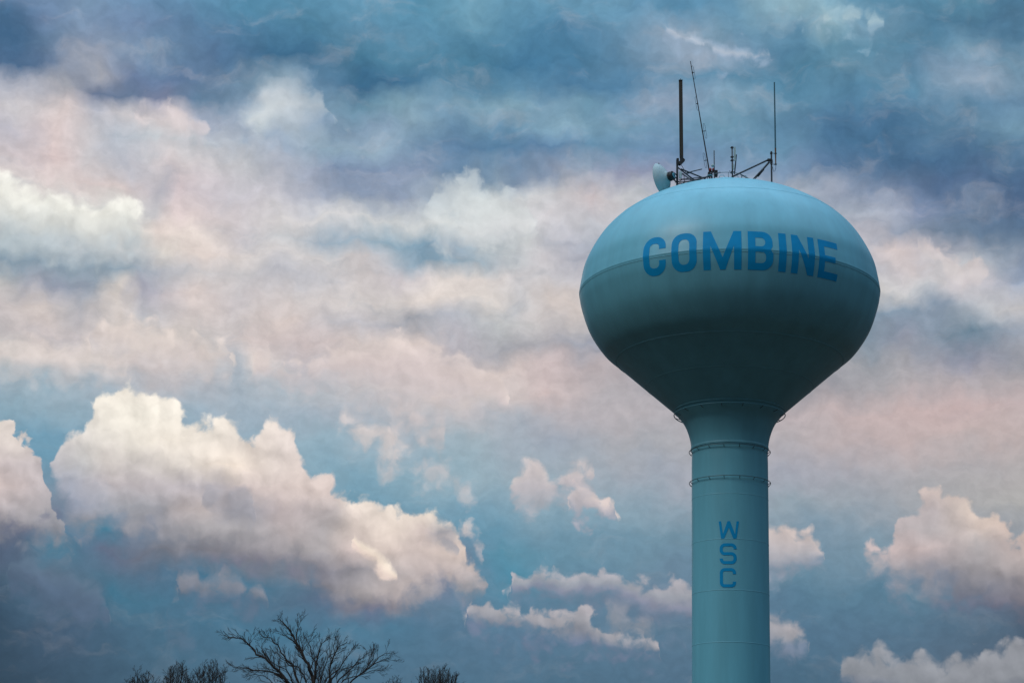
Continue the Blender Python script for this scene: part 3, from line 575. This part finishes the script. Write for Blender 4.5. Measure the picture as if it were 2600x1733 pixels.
# ------------------------------------------------------------------ equipment on the tank roof
def z6(u, v, dY=0):          # a point seen in the photograph, on the plane dY metres behind the axis
    return at(1640+u/4.355, 132+v/4.355, TY+dY)
def foot(p):                 # where a leg meets the roof below p
    return Vector((p.x, p.y, roof_z(p.x, p.y)-.03))
# roof hatch with vent dome and grab rails
c0 = Vector((TX-.1, TY, 47.9))
hatch = thing('roof_hatch', 'low round hatch dome with grab rails at the crown of the tank', 'hatch', c0)
t = MB(); t.lathe([(1.3, 47.75), (1.28, 48.05), (1.2, 48.12), (1.15, 48.12), (.95, 48.3), (.6, 48.42), (0, 48.47)], 48, (c0.x, c0.y)); child(t, 'hatch_dome', M_tank, hatch)
t = MB(); t.lathe([(1.3, 48.0), (1.42, 48.0), (1.42, 48.06), (1.3, 48.06)], 48, (c0.x, c0.y)); child(t, 'flange', M_rail, hatch)
for sx in (-1.1, -.35, .5, 1.05):
    t = MB(); p = Vector((c0.x+sx, c0.y-.7, 48.0))
    t.tube([p+Vector((-.16, 0, 0)), p+Vector((-.16, 0, .42)), p+Vector((-.1, 0, .5)), p+Vector((.1, 0, .5)), p+Vector((.16, 0, .42)), p+Vector((.16, 0, 0))], .02, 6)
    child(t, 'grab_rail', M_tank, hatch)
t = MB(); t.tube([c0+Vector((1.2*cos(a), 1.2*sin(a), .62)) for a in [2*pi*i/40 for i in range(41)]], .018, 6, cap=False); child(t, 'guard_ring', M_rail, hatch)
for i in range(8):
    t = MB(); a = 2*pi*i/8; t.tube([c0+Vector((1.2*cos(a), 1.2*sin(a), .1)), c0+Vector((1.2*cos(a), 1.2*sin(a), .62))], .015, 6)
    child(t, 'guard_post', M_rail, hatch)

# dish
dc = z6(168, 1408, -1.0)
dish = thing('dish_antenna', 'pale round dish antenna seen from behind at the left edge of the tank roof', 'dish antenna', dc)
ax = Vector((-.84, .52, -.13)).normalized()          # where the dish looks: left and away
R_ = 1.02; prof = [(.20, -.56), (.30, -.53), (.36, -.47), (.44, -.42), (.62, -.34), (.80, -.23), (.94, -.11), (R_, .0), (R_+.02, .02), (R_, .05), (.97, .05)]
t = MB(); t.lathe(prof, 64, axis=ax, org=dc); rf = child(t, 'reflector', M_white, dish)
t = MB(); t.lathe([(R_-.02, .05), (.75, .16), (.4, .28), (.12, .38), (.02, .40)], 48, axis=ax, org=dc); child(t, 'radome', M_white, dish)
hubc = dc-ax*.55
t = MB(); t.lathe([(.02, 0), (.26, 0), (.30, -.03), (.30, -.12), (.25, -.14), (.25, -.20), (.29, -.22), (.29, -.30), (.16, -.33), (.02, -.33)], 32, axis=ax, org=hubc); child(t, 'hub', M_black, dish)
t = MB(); t.lathe([(.15, -.32), (.17, -.37), (.11, -.38), (.11, -.34)], 24, axis=ax, org=hubc); child(t, 'feed_ring', M_seam, dish)
post_l = z6(346, 1330, -1.0)
t = MB()
for v0, v1 in ((1375, 1365), (1415, 1400), (1450, 1445)):
    t.tube([hubc-ax*.3+Vector((0, 0, (1410-v0)*.006)), z6(346, v1, -1.0)], .04, 6)
child(t, 'mounting_arm', M_black, dish)
t = MB(); p = dc+UP*1.95+Vector((.4, 0, 0)); pu = (Vector((0, 0, 1))-ax*ax.z).normalized(); t.tube([dc+ax*.04+pu*(R_-.05), dc+ax*.02+pu*(R_+.10)], .03, 6); child(t, 'top_lug', M_black, dish)

# tall brown antenna on its post
pa = thing('panel_antenna', 'tall dark brown box antenna on a braced post, leftmost mast on the tank', 'antenna', foot(z6(346, 1470, -1.0)))
b0, b1 = z6(393, 1170, -1.0), z6(384, 322, -1.0)
axz = (b1-b0).normalized(); axx = Vector((1, 0, 0)); axx = (axx-axz*axx.dot(axz)).normalized(); axy = axz.cross(axx)
t = MB(); t.box((b0+b1)/2, .225, .16, (b1-b0).length, (axx, axy, axz)); child(t, 'radome', M_brown, pa)
t = MB(); t.box(b1+axz*.03, .25, .19, .06, (axx, axy, axz)); t.tube([b1+axz*.05, b1+axz*.17], .015, 6); child(t, 'end_cap', M_black, pa)
t = MB(); t.tube([z6(346, 1195, -1.0), foot(z6(346, 1480, -1.0))-Vector((0, 0, .1))], .07, 10); child(t, 'post', M_steel, pa)
bc = z6(392, 1215, -1.0); dd = (z6(430, 1180, -1.0)-z6(350, 1260, -1.0)).normalized(); ee = axy.cross(dd).normalized()
t = MB(); t.box(bc, .48, .3, .2, (dd, axy, ee)); t.box(z6(350, 1215, -1.0), .16, .26, .42); t.box(z6(395, 1175, -1.0), .2, .2, .3); child(t, 'tilt_bracket', M_black, pa)
t = MB(); t.box(z6(381, 1358, -1.15), .17, .14, .42); child(t, 'junction_box', M_white, pa)
braces = [((350, 1275), (545, 1425), .045, -1.0, -.6), ((390, 1295), (655, 1402), .045, -1.0, .6), ((392, 1340), (520, 1425), .045, -1.0, -2.2), ((455, 1335), (618, 1295), .035, -.3, .6), ((365, 1410), (700, 1380), .03, -1.0, -.2), ((350, 1440), (560, 1425), .028, -1.2, -.6), ((392, 1250), (440, 1330), .018, -1.0, -.4), ((420, 1340), (425, 1432), .018, -.8, -.8), ((440, 1345), (500, 1330), .05, -.5, -.2), ((400, 1340), (385, 1440), .014, -1, -1), ((520, 1420), (700, 1375), .035, -.4, .3)]
for (a, b, r, y0, y1) in braces:
    t = MB(); t.tube([z6(*a, y0), z6(*b, y1)], r, 8); child(t, 'brace', M_steel if r > .03 else M_black, pa)

# leaning mast with folded dipoles
d0, d1 = z6(706, 1345, .4), z6(492, 103, .4)
da = thing('dipole_antenna', 'thin tall leaning mast with four folded loop dipoles, tallest on the tank', 'antenna', foot(d0))
t = MB(); t.tube([foot(d0), d0, d1], [.05, .045, .022], 8); child(t, 'mast', M_black, da)
def on(v): return d0+(d1-d0)*((1345-v)/(1345-103))
dx_ = (d1-d0).normalized()
for (v, side, ln, off_) in ((232, 1, .80, .07), (575, -1, .80, .06), (882, 1, .88, .165), (1198, -1, .88, .165)):
    c = on(v); sidev = (Vector((1, 0, 0))-dx_*dx_.x).normalized()*side
    o_ = c+sidev*(off_+.0); w_ = .055
    loop = []
    for i in range(33):
        a = 2*pi*i/32; u_ = cos(a); q = sin(a)
        loop.append(o_+dx_*(max(-1, min(1, u_*1.0))*0 + (ln/2+ .0)*math.copysign(min(1, abs(u_)**.35), u_))*1.15 + sidev*(w_*math.copysign(min(1, abs(q)**.6), q)))
    t = MB(); t.tube(loop, .010, 5, cap=False); t.tube([c-sidev*.04, o_+sidev*w_], .022, 6); t.box(c, .07, .07, .12, (sidev, dx_.cross(sidev), dx_))
    child(t, 'folded_dipole', M_black, da)

# red obstruction lights
rl = z6(728, 1300, .3)
ob = thing('obstruction_light', 'small red warning lamp at the foot of the leaning mast', 'warning light', foot(rl))
t = MB(); t.tube([foot(rl), rl-Vector((0, 0, .12))], .05, 8); t.box(rl-Vector((0, 0, .14)), .3, .12, .06); child(t, 'stand', M_black, ob)
for s_ in (-.09, .1):
    t = MB(); t.lathe([(.02, -.1), (.075, -.08), (.085, 0), (.075, .07), (.03, .11), (0, .12)], 16, axis=(0, 0, 1), org=rl+Vector((s_, 0, 0))); child(t, 'lens', M_red, ob)

# short whip with a round fixture, and gear near it
sw = thing('short_mast', 'short dark pipe mast with a small round fixture beside the hatch', 'mast', foot(z6(756, 1380, .1)))
t = MB(); t.tube([foot(z6(757, 1380, .1)), z6(754, 1090, .1)], .034, 8); child(t, 'pipe', M_steel, sw)
t = MB(); q = z6(740, 1256, -.05); t.lathe([(0, -.1), (.07, -.09), (.1, -.02), (.1, .03), (.06, .1), (0, .12)], 20, axis=(0, -1, .1), org=q); child(t, 'round_fixture', M_white, sw)
t = MB(); t.box(z6(775, 1345, .1), .2, .25, .42); t.tube([z6(775, 1345, .1), z6(825, 1330, .1)], .03, 6); child(t, 'equipment_box', M_black, sw)
t = MB(); t.box(z6(700, 1350, .2), .18, .2, .24); child(t, 'equipment_box', M_black, sw)
# cables over the roof
cab = thing('roof_cables', 'bundle of black cables running over the tank roof to the hatch', 'cables', z6(560, 1428, -.9))
for k, (pts_, r) in enumerate([([(360, 1460, -1.), (420, 1445, -1.2), (520, 1425, -1.2), (640, 1392, -.9), (720, 1372, -.6)], .035), ([(560, 1428, -.9), (620, 1400, -.9), (680, 1385, -.6), (740, 1335, -.3), (770, 1330, 0)], .028), ([(640, 1400, -.8), (700, 1352, -.6), (745, 1330, -.4), (800, 1345, -.5)], .02), ([(320, 1440, -1), (345, 1432, -1), (420, 1412, -1), (470, 1415, -1), (560, 1415, -1)], .022)]):
    P_ = [z6(*p) for p in pts_]; P2 = []
    for a, b in zip(P_, P_[1:]):
        for i in range(4): q = a.lerp(b, i/4)+Vector((0, 0, .03*sin(i*1.7+k))); P2.append(q)
    cb = MB(); cb.tube(P2+[P_[-1]], r, 6); child(cb, 'cable', M_black, cab)

# sector antenna by the hatch
sa = thing('sector_antenna', 'pole with two slim pale panel antennas standing behind the hatch', 'antenna', foot(z6(956, 1360, -.2)))
t = MB(); t.tube([foot(z6(958, 1380, -.2)), z6(953, 1045, -.2)], .045, 8); child(t, 'pole', M_steel, sa)
p0, p1 = z6(981, 1205, -.25), z6(984, 1053, -.25)
t = MB(); t.box((p0+p1)/2, .12, .10, (p1-p0).length); child(t, 'panel', M_white, sa)
t = MB(); p0, p1 = z6(968, 1300, -.25), z6(970, 1240, -.25); t.box((p0+p1)/2, .09, .08, (p1-p0).length); child(t, 'panel', M_white, sa)
t = MB(); t.tube([z6(980, 1350, -.1), z6(1001, 1135, -.1)], .035, 8); child(t, 'rear_pole', M_black, sa)
for v in (1058, 1162, 1200, 1330):
    t = MB(); a = z6(932, v, -.2); b = z6(985, v-4, -.2); t.tube([a, b], .022, 6); t.box(z6(953, v, -.2), .16, .14, .09); child(t, 'clamp', M_black, sa)
t = MB(); t.tube([z6(957, 1345, -.3), z6(940, 1320, -.3), z6(922, 1312, -.3), z6(925, 1332, -.3), z6(950, 1348, -.3)], .013, 6); child(t, 'cable', M_black, sa)

# right mast with braces and its whip
rm = thing('braced_mast', 'rusty dark post with long slanting braces on the right of the tank roof', 'mast', foot(z6(1390, 1440, -.6)))
t = MB(); t.tube([foot(z6(1391, 1440, -.6))-Vector((0, 0, .25)), z6(1387, 1100, -.6)], .055, 10); child(t, 'post', M_steel, rm)
for q_ in (((1362, 1195), .22, .2, .14), ((1386, 1120), .14, .14, .12), ((1388, 1212), .15, .15, .25)):
    t = MB(); t.box(z6(*q_[0], -.6), *q_[1:]); child(t, 'bracket', M_black, rm)
for a, b, r, y0, y1 in (((950, 1382), (1362, 1188), .055, -.9, -.6), ((1185, 1408), (1362, 1215), .045, -2.0, -.6), ((1210, 1400), (1368, 1222), .03, -1.6, -.6), ((1050, 1358), (1140, 1402), .032, -.4, -1.4), ((1240, 1372), (1300, 1300), .06, -1.5, -1.0)):
    t = MB(); t.tube([z6(*a, y0), z6(*b, y1)], r, 8); child(t, 'brace', M_steel if r < .06 else M_black, rm)
wh = thing('whip_antenna', 'tall slim teal rod antenna clamped beside the braced post', 'antenna', z6(1434, 1245, -.75))
t = MB(); t.tube([z6(1432, 1070, -.75), z6(1426, 700, -.75), z6(1420, 336, -.75)], [.052, .046, .042], 10); child(t, 'rod', M_teal, wh)
t = MB(); t.tube([z6(1436, 1248, -.75), z6(1434, 1160, -.75), z6(1432, 1066, -.75)], [.035, .045, .055], 10); child(t, 'rod_base', M_rust, wh)
for v in (1122, 1243):
    t = MB(); t.tube([z6(1372, v-3, -.65), z6(1448, v, -.75)], .02, 6); t.box(z6(1434, v, -.75), .14, .12, .05); child(t, 'clamp', M_black, wh)
t = MB(); t.tube([z6(1437, 1250, -.75), z6(1436, 1290, -.75), z6(1425, 1318, -.75), z6(1412, 1322, -.75), z6(1405, 1295, -.72), z6(1400, 1270, -.68)], .014, 6); child(t, 'cable', M_black, wh)

# ------------------------------------------------------------------ bare trees
def twig(mb, p, d, L, r, lvl, rnd, spread, nseg=4, droop=0.0, dens=1.0):
    path = [p]; rad = [r]; dirs = [d]
    for i in range(nseg):
        d = (d + Vector((rnd.uniform(-1, 1), rnd.uniform(-1, 1), rnd.uniform(-.7, 1)+droop))*.12).normalized()
        path.append(path[-1]+d*(L/nseg)); rad.append(r*(1-.72*(i+1)/nseg)); dirs.append(d)
    mb.tube(path, rad, 5 if r > .02 else 3, cap=False)
    if lvl <= 0: return
    n = max(2, int(round((4.2 if lvl > 1 else 5.0)*dens)))
    for k in range(n):
        t = .22+.74*(k+rnd.random()*.8)/n; i = min(nseg-1, int(t*nseg)); f = t*nseg-i
        q = path[i].lerp(path[i+1], f); dd = dirs[i+1]
        s_ = dd.orthogonal().normalized(); s_.rotate(Matrix.Rotation(rnd.uniform(0, 2*pi), 3, dd))
        nd_ = (dd*1.0+s_*rnd.uniform(.55, 1.0)*spread+Vector((0, 0, .12))).normalized()
        twig(mb, q, nd_, L*rnd.uniform(.42, .66)*(1-.3*t), max(.0035, r*.5*(1-.5*t)), lvl-1, rnd, spread, 3, droop, dens)
def limb(mb, pts, r0, r1, rnd, twl, lvl, dens, sp=.85):
    P_ = []
    for i in range(len(pts)-1):
        for j in range(3): P_.append(pts[i].lerp(pts[i+1], j/3)+Vector([rnd.uniform(-1, 1)*.02]*3))
    P_.append(pts[-1]); n = len(P_)
    rad = [r0+(r1-r0)*(i/(n-1))**.8 for i in range(n)]
    mb.tube(P_, rad, 6, cap=False)
    tot = sum((b-a).length for a, b in zip(P_, P_[1:])); cnt = int(tot*dens); side = 1
    for k in range(cnt):
        t = (k+rnd.random())/cnt; t = .1+.9*t; i = min(n-2, int(t*(n-1))); f = t*(n-1)-i
        q = P_[i].lerp(P_[i+1], f); dd = (P_[min(i+2, n-1)]-P_[max(0, i-1)]).normalized()
        s_ = dd.orthogonal().normalized(); s_.rotate(Matrix.Rotation(rnd.uniform(0, 2*pi), 3, dd)); s_.y *= .6
        nd_ = (dd+s_*rnd.uniform(.5, 1.1)*sp+Vector((0, 0, .15))).normalized()
        twig(mb, q, nd_, twl*rnd.uniform(.5, 1.1)*(1-.52*t), max(.004, rad[i]*.5), lvl, rnd, .8)
    twig(mb, P_[-1], (P_[-1]-P_[-2]).normalized(), twl*.2, max(.004, r1), lvl, rnd, .8)
def z7(u, v, Y): return at(300+u/2.614, 1533+v/2.614, Y)
YT = 60.0; rnd = random.Random(11)
fork = z7(1310, 760, YT); base_ = Vector((fork.x+.1, fork.y, 0))
bt = thing('bare_tree', 'largest leafless tree, wide black branches above the lower edge left of centre', 'tree', base_, 'leafless trees')
t = MB(); t.tube([base_-Vector((0, 0, .2)), base_+Vector((.02, 0, .4)), base_+Vector((.05, 0, 2.2)), base_+Vector((-.05, .05, 4.2)), fork], [.34, .25, .2, .17, .14], 10); child(t, 'trunk', M_bark, bt)
LB = [([(1115,495),(1060,440),(1000,375),(920,330),(870,275),(830,225),(770,218),(722,215)], .045, -.8),
 ([(1090,480),(1000,442),(930,440),(870,430),(800,415),(760,412)], .026, -.3),
 ([(1190,495),(1150,400),(1100,340),(1055,270),(1010,225),(955,207)], .036, .4),
 ([(870,275),(885,235),(872,190)], .014, -.8),([(1000,375),(960,300),(950,270),(985,225)], .018, .3),
 ([(1290,495),(1260,400),(1210,310),(1180,250),(1150,190),(1110,135),(1083,112)], .055, 0),
 ([(1180,255),(1185,200),(1192,150),(1190,90)], .022, -.2),([(1210,310),(1160,240),(1090,200),(1060,180)], .02, .6),([(1225,330),(1215,260),(1214,190)], .016, .2),
 ([(1300,490),(1310,400),(1330,330),(1350,260),(1390,232)], .036, -.5),([(1310,400),(1285,330),(1270,260),(1286,205)], .022, .5),([(1220,330),(1240,280),(1290,230)], .016, -.4),
 ([(1400,495),(1410,400),(1440,320),(1462,280),(1498,264)], .034, .6),([(1425,370),(1400,300),(1402,255)], .016, .7),([(1440,320),(1430,270),(1440,240)], .014, .7),
 ([(1420,495),(1470,420),(1520,350),(1558,292)], .03, -.2),([(1470,495),(1550,425),(1600,370),(1636,342)], .028, .4),([(1350,495),(1370,410),(1400,340),(1480,300)], .024, -.6),
 ([(1560,498),(1640,440),(1665,400),(1700,350),(1700,292)], .030, .1),([(1640,440),(1700,395),(1760,370),(1818,370)], .022, .5),([(1690,400),(1730,350),(1775,325),(1808,322)], .018, -.3),([(1660,405),(1668,350),(1664,320)], .014, -.1),
 ([(1240,495),(1200,420),(1130,400),(1060,330),(1000,300)], .026, .9),([(1330,495),(1340,430),(1300,360),(1240,300)], .022, .9),([(1150,498),(1120,430),(1040,400),(990,350)], .02, -.9),
 ([(1380,495),(1450,440),(1530,420),(1580,400)], .022, -.9),([(1000,498),(960,470),(900,465),(875,470)], .018, .2),([(1500,498),(1600,470),(1690,440),(1740,440)], .02, -.6)]
t = MB()
for pts_, r, dy in LB:
    P_ = [z7(u, v, YT+dy) for u, v in pts_]
    if pts_[0][1] > 478:        # a limb that comes up from the fork below
        q = P_[0]; P_ = [fork+Vector((0, 0, -.1)), fork.lerp(q, .5)+Vector((0, dy*.2, -.05)), q]+P_[1:]; r0 = r*1.25
    else: r0 = r
    limb(t, P_, r0, r*.22, rnd, .58, 2, 7.0)
child(t, 'crown', M_bark, bt)

def small_tree(label, px, ptop, wpx, Y, seed, nl=14, spike=None, tw=.8, up=.5):
    rn = random.Random(seed)
    topp = at(px, ptop, Y); sc = Y/F
    b = Vector((topp.x, topp.y, 0)); H = topp.z; cb_ = H*.5
    o = thing('bare_tree', label, 'tree', b, 'leafless trees')
    t = MB(); t.tube([b-Vector((0, 0, .2)), b+Vector((0, 0, .4)), b+Vector((.08, 0, H*.3)), b+Vector((0, 0, cb_))], [.3, .22, .17, .13], 8); child(t, 'trunk', M_bark, o)
    t = MB(); w = wpx*sc/2
    for k in range(nl):
        f = (k+rn.uniform(.2, .8))/nl*2-1; dy = rn.uniform(-1, 1)*w*.7
        hz = H-.12-(abs(f)**2.2)*w*.42-rn.random()**1.5*.55
        if spike is not None and abs(f-spike) < .9/nl: hz = H-.05
        e = Vector((b.x+f*w*.96, b.y+dy, hz)); m1 = Vector((b.x+f*w*.25, b.y+dy*.3, cb_+(hz-cb_)*.4)); m2 = Vector((b.x+f*w*.7, b.y+dy*.7, hz-1.1))
        t.tube([b+Vector((0, 0, cb_-.3)), m1, m1.lerp(m2, .6)+Vector((.05, 0, .05)), m2], [.07, .05, .04, .028], 5, cap=False)
        d = (e-m2).normalized(); L = (e-m2).length
        path = [m2.lerp(e, q/5)+Vector((rn.uniform(-1, 1), rn.uniform(-1, 1), 0))*.035*(q < 5) for q in range(6)]
        t.tube(path, [.026, .022, .018, .014, .011, .006], 5, cap=False)
        for q in range(11):
            u = .12+.86*(q+rn.random())/11; p = m2.lerp(e, u); s_ = Vector((rn.uniform(-1, 1), rn.uniform(-.6, .6), 0)).normalized()
            twig(t, p, (d*up+s_*rn.uniform(.35, .9)+Vector((0, 0, .3))).normalized(), tw*rn.uniform(.35, .75)*(1.1-.65*u), .009, 2, rn, .8, 3)
    child(t, 'crown', M_bark, o)
small_tree('leafless tree with a low rounded crown, farthest left of the trees', 365, 1694, 92, 95, 3, nl=15)
small_tree('leafless tree with two pointed tops, second from the left', 455, 1676, 88, 98, 5, nl=15, spike=.1)
small_tree('leafless tree with one thin spike rising from its crown, left of the largest tree', 538, 1672, 88, 96, 8, nl=14, spike=0)
small_tree('sparse leafless treetop just right of the largest tree', 995, 1703, 60, 110, 13, nl=6, tw=.6)
small_tree('dense brushy leafless treetop, rightmost of the trees', 1112, 1686, 120, 88, 21, nl=24, tw=.7, up=1.1)

S.render.engine = 'CYCLES'
